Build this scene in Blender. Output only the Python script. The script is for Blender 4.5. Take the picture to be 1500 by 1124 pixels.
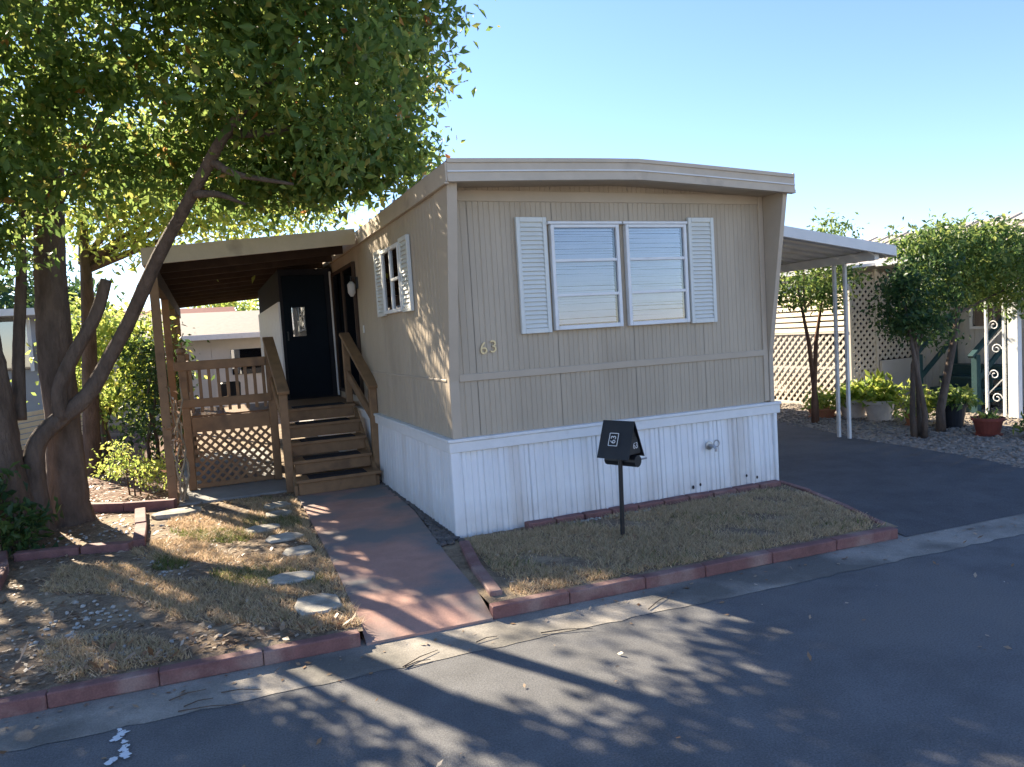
import bpy, bmesh, math, random
import numpy as np
from mathutils import Vector, Matrix
random.seed(7); rng = np.random.default_rng(7)
for o in list(bpy.data.objects): bpy.data.objects.remove(o)
S = bpy.context.scene
C = S.collection
# ------------------------------------------------------------------ camera
W0, H0, FPX = 1500., 1124., 1080.
YAW, PITCH, ROLL, CH = .3925, -.0695, -.0614, 1.91
_f = Vector((math.sin(YAW)*math.cos(PITCH), math.cos(YAW)*math.cos(PITCH), math.sin(PITCH)))
_r0 = Vector((math.cos(YAW), -math.sin(YAW), 0)); _u0 = _r0.cross(_f)
_r = _r0*math.cos(ROLL)+_u0*math.sin(ROLL); _u = _u0*math.cos(ROLL)-_r0*math.sin(ROLL)
cam = bpy.data.cameras.new('camera'); camo = bpy.data.objects.new('camera', cam); C.objects.link(camo)
camo.matrix_world = Matrix(((_r.x,_u.x,-_f.x,0),(_r.y,_u.y,-_f.y,0),(_r.z,_u.z,-_f.z,CH),(0,0,0,1)))
cam.sensor_width = 36; cam.lens = 36*FPX/W0; cam.clip_end = 2000
S.camera = camo
# ------------------------------------------------------------------ sky, sun, exposure
SUN_EL, SUN_AZ = math.radians(31), math.radians(22)      # sun behind the house, to its left
sund = Vector((-math.sin(SUN_AZ)*math.cos(SUN_EL), math.cos(SUN_AZ)*math.cos(SUN_EL), math.sin(SUN_EL)))
wd = bpy.data.worlds.new('World'); S.world = wd; wd.use_nodes = True
wn = wd.node_tree.nodes; wl = wd.node_tree.links
sky = wn.new('ShaderNodeTexSky'); sky.sky_type = 'NISHITA'; sky.sun_disc = False
sky.sun_elevation = SUN_EL; sky.sun_rotation = -SUN_AZ
sky.air_density = 1.0; sky.dust_density = .05; sky.ozone_density = 3.0
tint = wn.new('ShaderNodeMix'); tint.data_type = 'RGBA'; tint.blend_type = 'MULTIPLY'; tint.inputs[0].default_value = 1; tint.inputs[7].default_value = (.92, .93, 1.08, 1)
wl.new(sky.outputs[0], tint.inputs[6]); wl.new(tint.outputs[2], wn['Background'].inputs[0]); wn['Background'].inputs[1].default_value = .08
sl = bpy.data.lights.new('sun', 'SUN'); sl.energy = 5.0; sl.angle = math.radians(.53); sl.color = (1, .87, .68)
so = bpy.data.objects.new('sun', sl); C.objects.link(so); so.rotation_euler = sund.to_track_quat('Z', 'Y').to_euler()
S.view_settings.view_transform = 'Standard'; S.view_settings.look = 'None'
S.view_settings.exposure = 1.84; S.view_settings.gamma = 1
# ------------------------------------------------------------------ materials
def nodes(name):
    m = bpy.data.materials.new(name); m.use_nodes = True
    nt = m.node_tree; return m, nt.nodes, nt.links, nt.nodes['Principled BSDF']
def mat(name, col, rough=.7, var=.15, scale=6, bump=0, bscale=60, speck=0, splash=None, metal=0, stain=None, sscale=1.2, sth=.55, stretch=(1,1,1), spec=.3):
    """base colour with two octaves of soft mottling, optional stain colour with its own noise shape"""
    m, n, l, p = nodes(name)
    tc = n.new('ShaderNodeTexCoord'); mp = n.new('ShaderNodeMapping'); l.new(tc.outputs['Object'], mp.inputs[0])
    mp.inputs['Scale'].default_value = stretch
    t = n.new('ShaderNodeTexNoise'); t.inputs['Scale'].default_value = scale; t.inputs['Detail'].default_value = 8; t.inputs['Roughness'].default_value = .65
    l.new(mp.outputs[0], t.inputs['Vector'])
    r = n.new('ShaderNodeValToRGB'); e = r.color_ramp.elements
    e[0].position = .3; e[1].position = .7
    e[0].color = [c*(1-var) for c in col]+[1]; e[1].color = [min(1, c*(1+var)) for c in col]+[1]
    l.new(t.outputs['Fac'], r.inputs[0]); out = r.outputs[0]
    if stain:
        t2 = n.new('ShaderNodeTexNoise'); t2.inputs['Scale'].default_value = sscale; t2.inputs['Detail'].default_value = 5
        l.new(mp.outputs[0], t2.inputs['Vector'])
        r2 = n.new('ShaderNodeValToRGB'); r2.color_ramp.elements[0].position = sth-.06; r2.color_ramp.elements[1].position = sth+.1
        l.new(t2.outputs['Fac'], r2.inputs[0])
        mx = n.new('ShaderNodeMix'); mx.data_type = 'RGBA'; l.new(r2.outputs[0], mx.inputs[0])
        l.new(out, mx.inputs[6]); mx.inputs[7].default_value = list(stain)+[1]; out = mx.outputs[2]
    if splash:
        sx = n.new('ShaderNodeSeparateXYZ'); l.new(tc.outputs['Object'], sx.inputs[0])
        mr = n.new('ShaderNodeMapRange'); mr.inputs['From Min'].default_value = .08; mr.inputs['From Max'].default_value = .42; mr.inputs['To Min'].default_value = .75; mr.inputs['To Max'].default_value = 0
        l.new(sx.outputs['Z'], mr.inputs['Value'])
        t5 = n.new('ShaderNodeTexNoise'); t5.inputs['Scale'].default_value = 9; t5.inputs['Detail'].default_value = 6; l.new(tc.outputs['Object'], t5.inputs['Vector'])
        mm = n.new('ShaderNodeMath'); mm.operation = 'MULTIPLY'; mm.use_clamp = True; l.new(mr.outputs[0], mm.inputs[0]); l.new(t5.outputs['Fac'], mm.inputs[1])
        m5 = n.new('ShaderNodeMix'); m5.data_type = 'RGBA'; l.new(mm.outputs[0], m5.inputs[0]); l.new(out, m5.inputs[6]); m5.inputs[7].default_value = list(splash)+[1]; out = m5.outputs[2]
    if speck:
        t4 = n.new('ShaderNodeTexNoise'); t4.inputs['Scale'].default_value = 95; t4.inputs['Detail'].default_value = 3; t4.inputs['Roughness'].default_value = .8
        l.new(mp.outputs[0], t4.inputs['Vector'])
        r4 = n.new('ShaderNodeMapRange'); r4.inputs['From Min'].default_value = .3; r4.inputs['From Max'].default_value = .72; r4.inputs['To Min'].default_value = 1-speck; r4.inputs['To Max'].default_value = 1+speck
        l.new(t4.outputs['Fac'], r4.inputs['Value'])
        m4 = n.new('ShaderNodeVectorMath'); m4.operation = 'SCALE'; l.new(out, m4.inputs[0]); l.new(r4.outputs[0], m4.inputs['Scale']); out = m4.outputs[0]
    l.new(out, p.inputs['Base Color'])
    p.inputs['Roughness'].default_value = rough; p.inputs['Metallic'].default_value = metal
    p.inputs['Specular IOR Level'].default_value = spec
    if bump:
        t3 = n.new('ShaderNodeTexNoise'); t3.inputs['Scale'].default_value = bscale; t3.inputs['Detail'].default_value = 6
        l.new(mp.outputs[0], t3.inputs['Vector'])
        b = n.new('ShaderNodeBump'); b.inputs['Strength'].default_value = bump; b.inputs['Distance'].default_value = .03 if 'bark' in name else .01
        l.new(t3.outputs['Fac'], b.inputs['Height']); l.new(b.outputs[0], p.inputs['Normal'])
    return m
def leafmat(name, cols, trans=.45):
    m, n, l, p = nodes(name)
    g = n.new('ShaderNodeNewGeometry'); r = n.new('ShaderNodeValToRGB')
    e = r.color_ramp.elements
    while len(e) < len(cols): e.new(.5)
    for i, (pos, c) in enumerate(cols): e[i].position = pos; e[i].color = list(c)+[1]
    l.new(g.outputs['Random Per Island'], r.inputs[0])
    l.new(r.outputs[0], p.inputs['Base Color']); p.inputs['Roughness'].default_value = .45; p.inputs['Specular IOR Level'].default_value = .35
    tr = n.new('ShaderNodeBsdfTranslucent'); hs = n.new('ShaderNodeHueSaturation'); hs.inputs['Hue'].default_value = .475; hs.inputs['Value'].default_value = 2.1; hs.inputs['Saturation'].default_value = .92
    l.new(r.outputs[0], hs.inputs['Color']); l.new(hs.outputs[0], tr.inputs[0])
    mx = n.new('ShaderNodeMixShader'); mx.inputs[0].default_value = trans
    l.new(p.outputs[0], mx.inputs[1]); l.new(tr.outputs[0], mx.inputs[2]); l.new(mx.outputs[0], n['Material Output'].inputs[0])
    return m
def glassmat(name, tint, refl=.12):
    m, n, l, p = nodes(name)
    tr = n.new('ShaderNodeBsdfTransparent'); tr.inputs[0].default_value = list(tint)+[1]
    gl = n.new('ShaderNodeBsdfGlossy'); gl.inputs['Roughness'].default_value = .015
    lw = n.new('ShaderNodeFresnel'); lw.inputs['IOR'].default_value = 1.55
    ad = n.new('ShaderNodeMath'); ad.operation = 'ADD'; ad.use_clamp = True; ad.inputs[1].default_value = refl; l.new(lw.outputs[0], ad.inputs[0])
    mx = n.new('ShaderNodeMixShader'); l.new(ad.outputs[0], mx.inputs[0]); l.new(tr.outputs[0], mx.inputs[1]); l.new(gl.outputs[0], mx.inputs[2])
    l.new(mx.outputs[0], n['Material Output'].inputs[0]); return m
M = dict(
 siding=mat('tan_siding', (.44,.365,.27), .6, .09, 3, .05, 40, stain=(.36,.295,.215), sscale=1.6, sth=.62, stretch=(1,1,.25)),
 sidetrim=mat('tan_trim', (.46,.38,.285), .55, .06, 4),
 fascia=mat('beige_fascia', (.50,.42,.32), .65, .08, 5, stain=(.33,.27,.21), sscale=3, sth=.68),
 skirt=mat('white_skirting', (.80,.81,.81), .5, .05, 4, .03, 30, splash=(.40,.34,.27), stain=(.66,.63,.59), sscale=2.2, sth=.62, stretch=(1,1,.12)),
 white=mat('white_paint', (.74,.74,.72), .5, .05, 8, stain=(.58,.56,.52), sscale=5, sth=.68),
 shutter=mat('shutter_white', (.66,.67,.62), .5, .05, 8),
 blind=mat('blind_white', (.88,.89,.90), .5, .03, 8),
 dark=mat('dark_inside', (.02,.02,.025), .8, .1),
 wood=mat('brown_painted_wood', (.235,.14,.072), .6, .16, 7, .12, 50, stretch=(1,1,1), stain=(.15,.09,.05), sscale=4, sth=.62),
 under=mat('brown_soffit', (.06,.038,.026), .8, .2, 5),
 black=mat('black_paint', (.012,.013,.016), .45, .2, 10, spec=.5),
 rubber=mat('black_tread_mat', (.018,.018,.022), .85, .3, 40, .4, 200),
 bluedoor=mat('dark_blue_door', (.006,.011,.017), .7, .1, spec=.1),
 asphalt=mat('asphalt', (.135,.134,.132), .85, .22, 2.5, .5, 160, speck=.42, stain=(.16,.154,.144), sscale=.5, sth=.56),
 drive=mat('driveway_asphalt', (.088,.089,.092), .85, .2, 3, .5, 160, speck=.4, stain=(.115,.114,.112), sscale=.7, sth=.58),
 gutter=mat('gutter_concrete', (.31,.28,.235), .85, .22, 4, .3, 120, speck=.25, stain=(.15,.14,.12), sscale=1.3, sth=.52),
 walk=mat('pink_concrete', (.42,.245,.19), .8, .14, 4, .2, 120, speck=.15, stain=(.20,.19,.18), sscale=1.3, sth=.47),
 pad=mat('grey_concrete', (.26,.25,.23), .85, .15, 4, .2, 90),
 red=mat('red_painted_edging', (.20,.098,.088), .75, .25, 7, .25, 60, speck=.2, stain=(.30,.20,.17), sscale=3, sth=.55),
 stone=mat('flagstone', (.40,.37,.31), .85, .22, 9, .5, 30, speck=.2, stain=(.22,.2,.16), sscale=5, sth=.54),
 soil=mat('soil', (.20,.145,.095), .95, .5, 22, .9, 45, speck=.4, stain=(.32,.245,.16), sscale=3, sth=.52),
 mulch=mat('mulch_ground', (.17,.095,.06), .95, .4, 12, .6, 50),
 ground=mat('far_ground', (.17,.14,.10), .95, .25, 1),
 gravel=mat('gravel_base', (.27,.23,.18), .95, .35, 20, .6, 60),
 bark=mat('bark', (.115,.085,.065), .9, .4, 9, .8, 35, stretch=(1,1,.35)),
 bark2=mat('reddish_bark', (.14,.075,.05), .85, .3, 9, .5, 35, stretch=(1,1,.35)),
 shingle=mat('tan_shingle_roof', (.30,.26,.20), .9, .12, 8, .3, 40),
 redroof=mat('red_roof', (.22,.07,.05), .9, .15, 8),
 pale=mat('pale_wall', (.52,.50,.47), .7, .06, 3),
 greywall=mat('grey_wall', (.34,.34,.34), .7, .06, 3),
 cream=mat('cream_slat', (.74,.63,.44), .6, .08, 6),
 latt=mat('beige_lattice', (.60,.54,.45), .7, .08, 6),
 teal=mat('dark_teal_paint', (.02,.055,.06), .5, .15, 6),
 potw=mat('whitewashed_clay', (.55,.48,.43), .8, .15, 8, .2, 40),
 potr=mat('red_clay', (.20,.05,.035), .7, .15, 8),
 terra=mat('terracotta', (.36,.15,.08), .8, .15, 8),
 potk=mat('black_plastic_pot', (.02,.022,.026), .5, .15, 8),
 roofm=mat('metal_roof', (.50,.44,.36), .5, .1, 3, stain=(.36,.27,.19), sscale=1.5, sth=.6),
 alu=mat('painted_aluminium', (.66,.65,.62), .45, .05, 4, stain=(.52,.48,.42), sscale=2, sth=.64),
 brass=mat('brass_digit', (.62,.50,.28), .4, .1, 20, metal=.3),
 steel=mat('steel', (.45,.45,.45), .35, .1, 20, metal=.8),
 vine=mat('dry_vine', (.27,.22,.15), .9, .3, 20),
 glass=glassmat('window_glass', (.88,.91,.95), .015), dglass=glassmat('dark_glass', (.25,.27,.3), .22),
 leaf=leafmat('broad_leaf', [(0,(.05,.105,.025)),(.45,(.085,.16,.032)),(.85,(.14,.205,.04)),(.985,(.21,.21,.04)),(1,(.30,.13,.03))], .55),
 leafl=leafmat('pale_leaf', [(0,(.13,.22,.04)),(.6,(.21,.29,.05)),(1,(.34,.35,.07))], .6),
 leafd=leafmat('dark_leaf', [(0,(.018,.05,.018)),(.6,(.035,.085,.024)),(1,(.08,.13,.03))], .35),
 leafr=leafmat('privet_leaf', [(0,(.04,.09,.022)),(.5,(.085,.155,.03)),(1,(.17,.215,.045))], .5),
 fern=leafmat('fern_leaf', [(0,(.09,.17,.02)),(.6,(.16,.24,.03)),(1,(.28,.30,.05))], .5),
 grass=leafmat('dry_grass_blade', [(0,(.27,.205,.11)),(.35,(.42,.33,.19)),(.8,(.54,.43,.26)),(.95,(.25,.23,.09)),(1,(.6,.5,.33))], .3),
 green=leafmat('green_grass_blade', [(0,(.06,.10,.02)),(.6,(.10,.14,.03)),(1,(.22,.19,.08))], .35),
 litter=leafmat('leaf_litter', [(0,(.16,.09,.045)),(.5,(.28,.18,.10)),(.85,(.38,.29,.2)),(1,(.5,.44,.36))], .15),
 chip=mat('white_pebble', (.42,.40,.36), .8, .25, 30), peb=mat('grey_pebble', (.24,.205,.17), .85, .45, 9), dpeb=mat('dark_pebble', (.12,.105,.095), .85, .5, 9),
 roadpaint=mat('white_road_paint', (.72,.74,.74), .7, .1, 30),
)
# ------------------------------------------------------------------ builders
def link(name, me, m, parent=None, loc=None):
    o = bpy.data.objects.new(name, me); C.objects.link(o)
    if m is not None and not me.materials: me.materials.append(M[m])
    if parent is not None:
        o.parent = parent
        # vertices were given in world space: undo the root's offset
        off = Vector(parent.location) + (Vector(parent.parent.location) if parent.parent else Vector())
        o.location = (Vector(loc) if loc is not None else Vector()) - off
    elif loc is not None: o.location = loc
    return o
def thing(name, label, cat, loc, group=None):
    o = bpy.data.objects.new(name, None); C.objects.link(o); o.location = loc; o.empty_display_size = .2
    o['label'] = label; o['category'] = cat
    if group: o['group'] = group
    return o
def tag(o, label, cat, group=None):
    o['label'] = label; o['category'] = cat
    if group: o['group'] = group
    return o
def struct(o, kind='structure'): o['kind'] = kind; return o
class MB:
    def __init__(s): s.v = []; s.f = []
    def add(s, vs, fs):
        k = len(s.v); s.v += [tuple(v) for v in vs]; s.f += [tuple(i+k for i in f) for f in fs]; return s
    def box(s, x0, x1, y0, y1, z0, z1):
        return s.add([(x0,y0,z0),(x1,y0,z0),(x1,y1,z0),(x0,y1,z0),(x0,y0,z1),(x1,y0,z1),(x1,y1,z1),(x0,y1,z1)],
                     [(0,3,2,1),(4,5,6,7),(0,1,5,4),(1,2,6,5),(2,3,7,6),(3,0,4,7)])
    def beam(s, a, b, w, h, up=(0,0,1)):
        a = Vector(a); b = Vector(b); d = (b-a).normalized(); u = Vector(up)
        if abs(d.dot(u)) > .98: u = Vector((0,1,0))
        x = d.cross(u).normalized()*w/2; y = x.cross(d).normalized()*h/2
        return s.add([a-x-y,a+x-y,a+x+y,a-x+y,b-x-y,b+x-y,b+x+y,b-x+y],
                     [(0,1,2,3),(7,6,5,4),(0,4,5,1),(1,5,6,2),(2,6,7,3),(3,7,4,0)])
    def bark(s, pts, rad, n=22, ridge=.07):
        """limb along a smoothed path with ridged, lumpy bark"""
        P_ = [Vector(p) for p in pts]; out = []; ro = []
        for i in range(len(P_)-1):
            a, b, c, d = P_[max(i-1,0)], P_[i], P_[i+1], P_[min(i+2,len(P_)-1)]
            m = max(3, int((c-b).length/.09))
            for k in range(m):
                t = k/m; out.append(.5*((2*b)+(c-a)*t+(2*a-5*b+4*c-d)*t*t+(3*b-a-3*c+d)*t**3)); ro.append(rad[i]*(1-t)+rad[i+1]*t)
        out.append(P_[-1]); ro.append(rad[-1]); k0 = len(s.v); s.tube(out, ro, n)
        ph = random.random()*9; c = 0
        for i, p in enumerate(out):
            for j in range(n):
                q = Vector(s.v[k0+c]); a = 2*math.pi*j/n
                g = math.sin(a*5+ph+1.3*math.sin(i*.21+ph))*.5+math.sin(a*9+i*.13+ph*2)*.45+math.sin(i*.37+a*2+ph)*.5+random.uniform(-.5,.5)
                s.v[k0+c] = tuple(p+(q-p)*(1+ridge*g)); c += 1
        return s
    def tube(s, pts, rad, n=8, cap=True):
        pts = [Vector(p) for p in pts]; k = len(s.v); up = Vector((.3,.9,.2)); prev = None
        for i, p in enumerate(pts):
            d = (pts[min(i+1,len(pts)-1)]-pts[max(i-1,0)]).normalized()
            x = d.cross(up if prev is None else prev.cross(d)*-1 if False else up)
            if x.length < .1: x = d.cross(Vector((1,0,0)))
            x.normalize(); y = d.cross(x)
            r = rad[i] if isinstance(rad,(list,tuple)) else rad
            s.v += [tuple(p+(x*math.cos(t)+y*math.sin(t))*r) for t in [2*math.pi*j/n for j in range(n)]]
        for i in range(len(pts)-1):
            for j in range(n):
                a = k+i*n+j; b = k+i*n+(j+1)%n; s.f.append((a,b,b+n,a+n))
        if cap: s.f.append(tuple(range(k,k+n))[::-1]); s.f.append(tuple(range(k+(len(pts)-1)*n, k+len(pts)*n)))
        return s
    def lathe(s, c, prof, n=20):
        k = len(s.v); c = Vector(c)
        for r, z in prof: s.v += [(c.x+r*math.cos(2*math.pi*j/n), c.y+r*math.sin(2*math.pi*j/n), c.z+z) for j in range(n)]
        for i in range(len(prof)-1):
            for j in range(n): a = k+i*n+j; b = k+i*n+(j+1)%n; s.f.append((a,b,b+n,a+n))
        s.f.append(tuple(range(k+(len(prof)-1)*n,k+len(prof)*n))); s.f.append(tuple(range(k,k+n))[::-1]); return s
    def prism(s, poly, vec):
        vec = Vector(vec); n = len(poly); a = [Vector(p) for p in poly]
        return s.add(a+[p+vec for p in a], [tuple(range(n))[::-1], tuple(range(n,2*n))]+[(i,(i+1)%n,(i+1)%n+n,i+n) for i in range(n)])
    def ribbed(s, prof, z0, z1, top=None):
        """vertical sheet from a plan profile [(x,y)..]; top(x,y) may give a varying top height"""
        n = len(prof)
        return s.add([(x,y,z0) for x,y in prof]+[(x,y,top(x,y) if top else z1) for x,y in prof], [(i,i+1,i+1+n,i+n) for i in range(n-1)])
    def mesh(s, name, bevel=0, smooth=False):
        me = bpy.data.meshes.new(name); me.from_pydata(s.v, [], s.f)
        bm = bmesh.new(); bm.from_mesh(me)
        bmesh.ops.recalc_face_normals(bm, faces=bm.faces)
        if bevel: bmesh.ops.bevel(bm, geom=bm.edges[:], offset=bevel, segments=1, affect='EDGES', clamp_overlap=True)
        bm.to_mesh(me); bm.free()
        if smooth: me.polygons.foreach_set('use_smooth', [True]*len(me.polygons))
        return me
    def obj(s, name, m, parent=None, bevel=0, smooth=False): return link(name, s.mesh(name, bevel, smooth), m, parent)
def box(name, m, parent, x0, x1, y0, y1, z0, z1, bevel=.004): return MB().box(x0,x1,y0,y1,z0,z1).obj(name, m, parent, bevel)
def beam(name, m, parent, a, b, w, h, bevel=.004, up=(0,0,1)): return MB().beam(a,b,w,h,up).obj(name, m, parent, bevel)
def rawmesh(name, v, f, m, parent=None):
    """large triangle/quad soups through numpy; f is (n,k)"""
    me = bpy.data.meshes.new(name); n, k = f.shape
    me.vertices.add(len(v)); me.vertices.foreach_set('co', np.ascontiguousarray(v, np.float32).ravel())
    me.loops.add(n*k); me.loops.foreach_set('vertex_index', f.astype(np.int32).ravel())
    me.polygons.add(n); me.polygons.foreach_set('loop_start', np.arange(0,n*k,k,dtype=np.int32)); me.polygons.foreach_set('loop_total', np.full(n,k,np.int32))
    me.update(calc_edges=True); return link(name, me, m, parent)
def unit(a): return a/np.maximum(np.linalg.norm(a,axis=1,keepdims=True),1e-9)
def leaves(pts, size, aspect=.45, droop=.5, up=.5):
    """diamond leaves, folded along the midrib: 4 points, 2 triangles each"""
    n = len(pts); d = rng.normal(size=(n,3)); d[:,2] -= droop; d = unit(d)
    nn = rng.normal(size=(n,3)); nn[:,2] += up; w = unit(np.cross(d, nn)); nn = unit(np.cross(w, d))
    L = size*rng.uniform(.45,1.45,(n,1)); Wd = L*aspect
    a = pts; b = pts+d*L*.45+w*Wd*.5+nn*L*.08; c = pts+d*L-nn*L*.12; e = pts+d*L*.45-w*Wd*.5+nn*L*.08
    v = np.stack([a,b,c,e],1).reshape(-1,3); i = np.arange(n)*4
    return v, np.concatenate([np.stack([i,i+1,i+2],1), np.stack([i,i+2,i+3],1)])
def cloud(lobes, per, clump=.28, hollow=.55, keep=None):
    """leaf positions in clumps spread through a union of ellipsoids, denser towards the outside"""
    out = []
    for (cx,cy,cz,rx,ry,rz) in lobes:
        nc = max(6, int(per*rx*ry*rz*4.19/44))
        d = unit(rng.normal(size=(nc,3))); rad = hollow+(1-hollow)*rng.random((nc,1))**.7
        rad *= 1+.10*np.sin(5*d[:,:1]+cx)*np.cos(4*d[:,1:2]+cy)
        cc = d*rad*np.array([rx,ry,rz])+np.array([cx,cy,cz])
        k = rng.integers(20,70,nc); p = np.repeat(cc,k,0)
        out.append(p+rng.normal(size=p.shape)*clump*np.array([1,1,.7]))
    p = np.concatenate(out)
    return p[keep(p)] if keep else p
def text_mesh(name, txt, size, ext, m, parent, origin, xdir, ydir):
    cu = bpy.data.curves.new(name,'FONT'); cu.body = txt; cu.size = size; cu.extrude = ext; cu.align_x = 'CENTER'; cu.align_y = 'CENTER'
    t = bpy.data.objects.new('tmp_text', cu); C.objects.link(t); bpy.context.view_layer.update()
    me = bpy.data.meshes.new_from_object(t.evaluated_get(bpy.context.evaluated_depsgraph_get()))
    bpy.data.objects.remove(t); me.materials.clear(); me.name = name
    x = Vector(xdir).normalized(); y = Vector(ydir).normalized(); z = x.cross(y); o = Vector(origin)
    for v in me.vertices: v.co = o+x*v.co.x+y*v.co.y+z*v.co.z
    return link(name, me, m, parent)
def lattice(parent, o, u, v, w, h, sp, sw, th, m, name='lattice_slat'):
    """two layers of 45 degree slats clipped to a w x h rectangle; every slat its own object"""
    o = Vector(o); u = Vector(u); v = Vector(v); nrm = u.cross(v).normalized()
    for sgn in (1,-1):
        c = -h if sgn > 0 else 0
        end = w if sgn > 0 else w+h
        c += sp*.4
        while c < end:
            # line: a = c + sgn*b
            bs = sorted([(0-c)*sgn, (w-c)*sgn]); b0 = max(0,bs[0]); b1 = min(h,bs[1])
            if b1-b0 > sw:
                A = o+u*(c+sgn*b0)+v*b0+nrm*th*.5*sgn; B = o+u*(c+sgn*b1)+v*b1+nrm*th*.5*sgn
                MB().beam(A,B,sw,th*.96,up=nrm).obj(name, m, parent)
            c += sp
def pt(x, y, z=None, Y=None, X=None):
    """photo pixel -> point on a horizontal (z), frontal (Y) or side (X) plane"""
    d = _f+_r*((x-W0/2)/FPX)-_u*((y-H0/2)/FPX); o = Vector((0,0,CH))
    t = (z-CH)/d.z if z is not None else (Y/d.y if Y is not None else X/d.x)
    return o+d*t
yk = lambda x: 4.69-.045*x            # kerb line (top, back edge)
G = .1                                # yard level above the street
# ------------------------------------------------------------------ ground, street, paths
def sheet(name, poly, z, m, sub=0):
    return struct(MB().add([(x,y,z) for x,y in poly], [tuple(range(len(poly)))]).obj(name, m))
sheet('ground', [(-300,-300),(300,-300),(300,300),(-300,300)], -.06, 'ground')
sheet('road', [(-60,yk(-60)-7),(60,yk(60)-7),(60,yk(60)-.36),(-60,yk(-60)-.36)], 0, 'asphalt')
sheet('gutter', [(-60,yk(-60)-.5)]+[(x,yk(x)-.5+random.uniform(-.02,.012)) for x in np.arange(-8,14,.09)]+[(60,yk(60)-.5),(60,yk(60)+.02),(-60,yk(-60)+.02)], .003, 'gutter')
sheet('verge_across_street', [(-60,yk(-60)-14),(60,yk(60)-14),(60,yk(60)-6.9),(-60,yk(-60)-6.9)], .03, 'pad')
sheet('yard', [(-25,yk(-25)-.05),(.785,yk(.78)-.05),(.80,4.9),(.84,5.8),(.9,9.3),(1.93,9.3),(1.9,7.5),(1.79,6.5),(1.71,5.8),(1.655,4.9),(1.64,yk(1.64)-.05),(5.25,yk(5.25)-.05),(5.72,6.35),(5.72,30),(-25,30)], .085, 'soil')
sheet('mulch_bed', [(-9,9.6),(-.45,9.6),(-.45,19),(-9,19)], .09, 'mulch')
we=[(.79,1.63,yk(.79)-.1,yk(1.63)-.1,.02),(.80,1.66,4.9,4.88,.085),(.83,1.72,5.8,5.8,.103),(.85,1.8,6.5,6.5,.105),(.87,1.9,7.5,7.5,.105),(.89,1.93,8.35,8.35,.105)]
MBw=MB(); k_=len(we)
MBw.add([p for a,b,y0,y1,z in we for p in ((a,y0,z),(b,y1,z),(b,y1,-.02),(a,y0,-.02))],[f for i in range(k_-1) for f in ((4*i,4*i+1,4*i+5,4*i+4),(4*i+1,4*i+2,4*i+6,4*i+5),(4*i+3,4*i,4*i+4,4*i+7))]+[(0,3,2,1)])
w = struct(MBw.obj('walkway', 'walk'))
link('slab', MB().prism([(.89,8.362,0),(1.93,8.362,0),(1.95,9.3,0),(.9,9.3,0)], (0,0,.105)).mesh('slab',.006), 'walk', w)
struct(MB().prism([(-.42,9.55,0),(.885,9.55,0),(.885,14,0),(-.42,14,0)], (0,0,.11)).obj('porch_pad','pad',bevel=.006))
struct(MB().add([(5.27,yk(5.3)-.1,.006),(7.6,yk(7.6)-.1,.006),(8.25,5.25,.0705),(5.5,5.25,.0705)],[(0,1,2,3)]).obj('driveway_apron','drive'))
sheet('driveway', [(5.5,5.25),(8.25,5.25),(8.47,6.25),(8.62,7.9),(9.1,9.6),(9.6,12),(9.9,20),(5.7,20),(5.75,6.42),(5.57,5.46)], .07, 'drive')
sheet('gravel_bed', [(7.6,yk(7.6)-.02),(40,yk(40)-.02),(40,30),(9.5,30),(9.3,12),(8.9,9.7),(8.45,7.9),(8.3,6.25),(8.1,5.25)], .06, 'gravel')
# small white paint mark on the street
mk = MB()
zz = [(176,1068),(182,1076),(170,1084),(186,1092),(180,1100),(186,1108),(166,1116),(160,1122)]
i=0
for (x0,y0),(x1,y1) in zip(zz[:-1],zz[1:]):
    for q in range(9):
        t=random.random(); c=pt(x0+(x1-x0)*t+random.gauss(0,2.2),y0+(y1-y0)*t+random.gauss(0,1.6),z=0); r=random.uniform(.006,.02); i+=1
        mk.add([(c.x+r*random.uniform(.5,1.3)*math.cos(u),c.y+r*random.uniform(.5,1.3)*math.sin(u),.006+.0001*i) for u in [k*math.pi/3 for k in range(6)]],[tuple(range(6))])
struct(mk.obj('road_paint_mark','roadpaint'))
# ------------------------------------------------------------------ red edging
def edging(label, blocks, h=.105, w=.12, z0=0.0, group=None):
    a0 = blocks[0][0]; t = thing('garden_edging', label, 'edging', (a0[0],a0[1],z0), group)
    for a,b in blocks:
        a = Vector((a[0],a[1],z0+h/2+random.uniform(-.004,.004))); b = Vector((b[0],b[1],z0+h/2+random.uniform(-.004,.004)))
        d = (b-a).normalized()*.002
        beam('edging_block','red',t,a+d,b-d,w,h,.007)
    return t
def run(xs): return [((a,yk(a)-.05),(b,yk(b)-.05)) for a,b in zip(xs[:-1],xs[1:])]
edging('red painted kerb blocks between the mulched left yard and the gutter', run([-6.2,-5,-3.6,-2.2,-.95,-.39,.18,.76]), h=.09, w=.085)
edging('red painted kerb blocks between the dry grass strip and the gutter', run([1.635,2.2,2.8,3.31,3.92,4.55,5.2]), h=.09, w=.085)
edging('red edging beside the pink walkway, along the end of the grass strip', [((1.74,4.72),(1.82,5.35)),((1.82,5.36),(1.96,6.05))], h=.09, w=.09, z0=.03)
edging('thin red edging between the grass strip and the driveway', [((5.2,4.52),(5.42,5.1)),((5.43,5.11),(5.64,5.8)),((5.65,5.81),(5.72,6.3))], h=.07, w=.06, z0=.03)
edging('red bricks laid along the foot of the white front skirting', [((x,6.2),(x+.29,6.2)) for x in np.arange(2.62,5.5,.3)], h=.07, w=.1, z0=.07)
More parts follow.
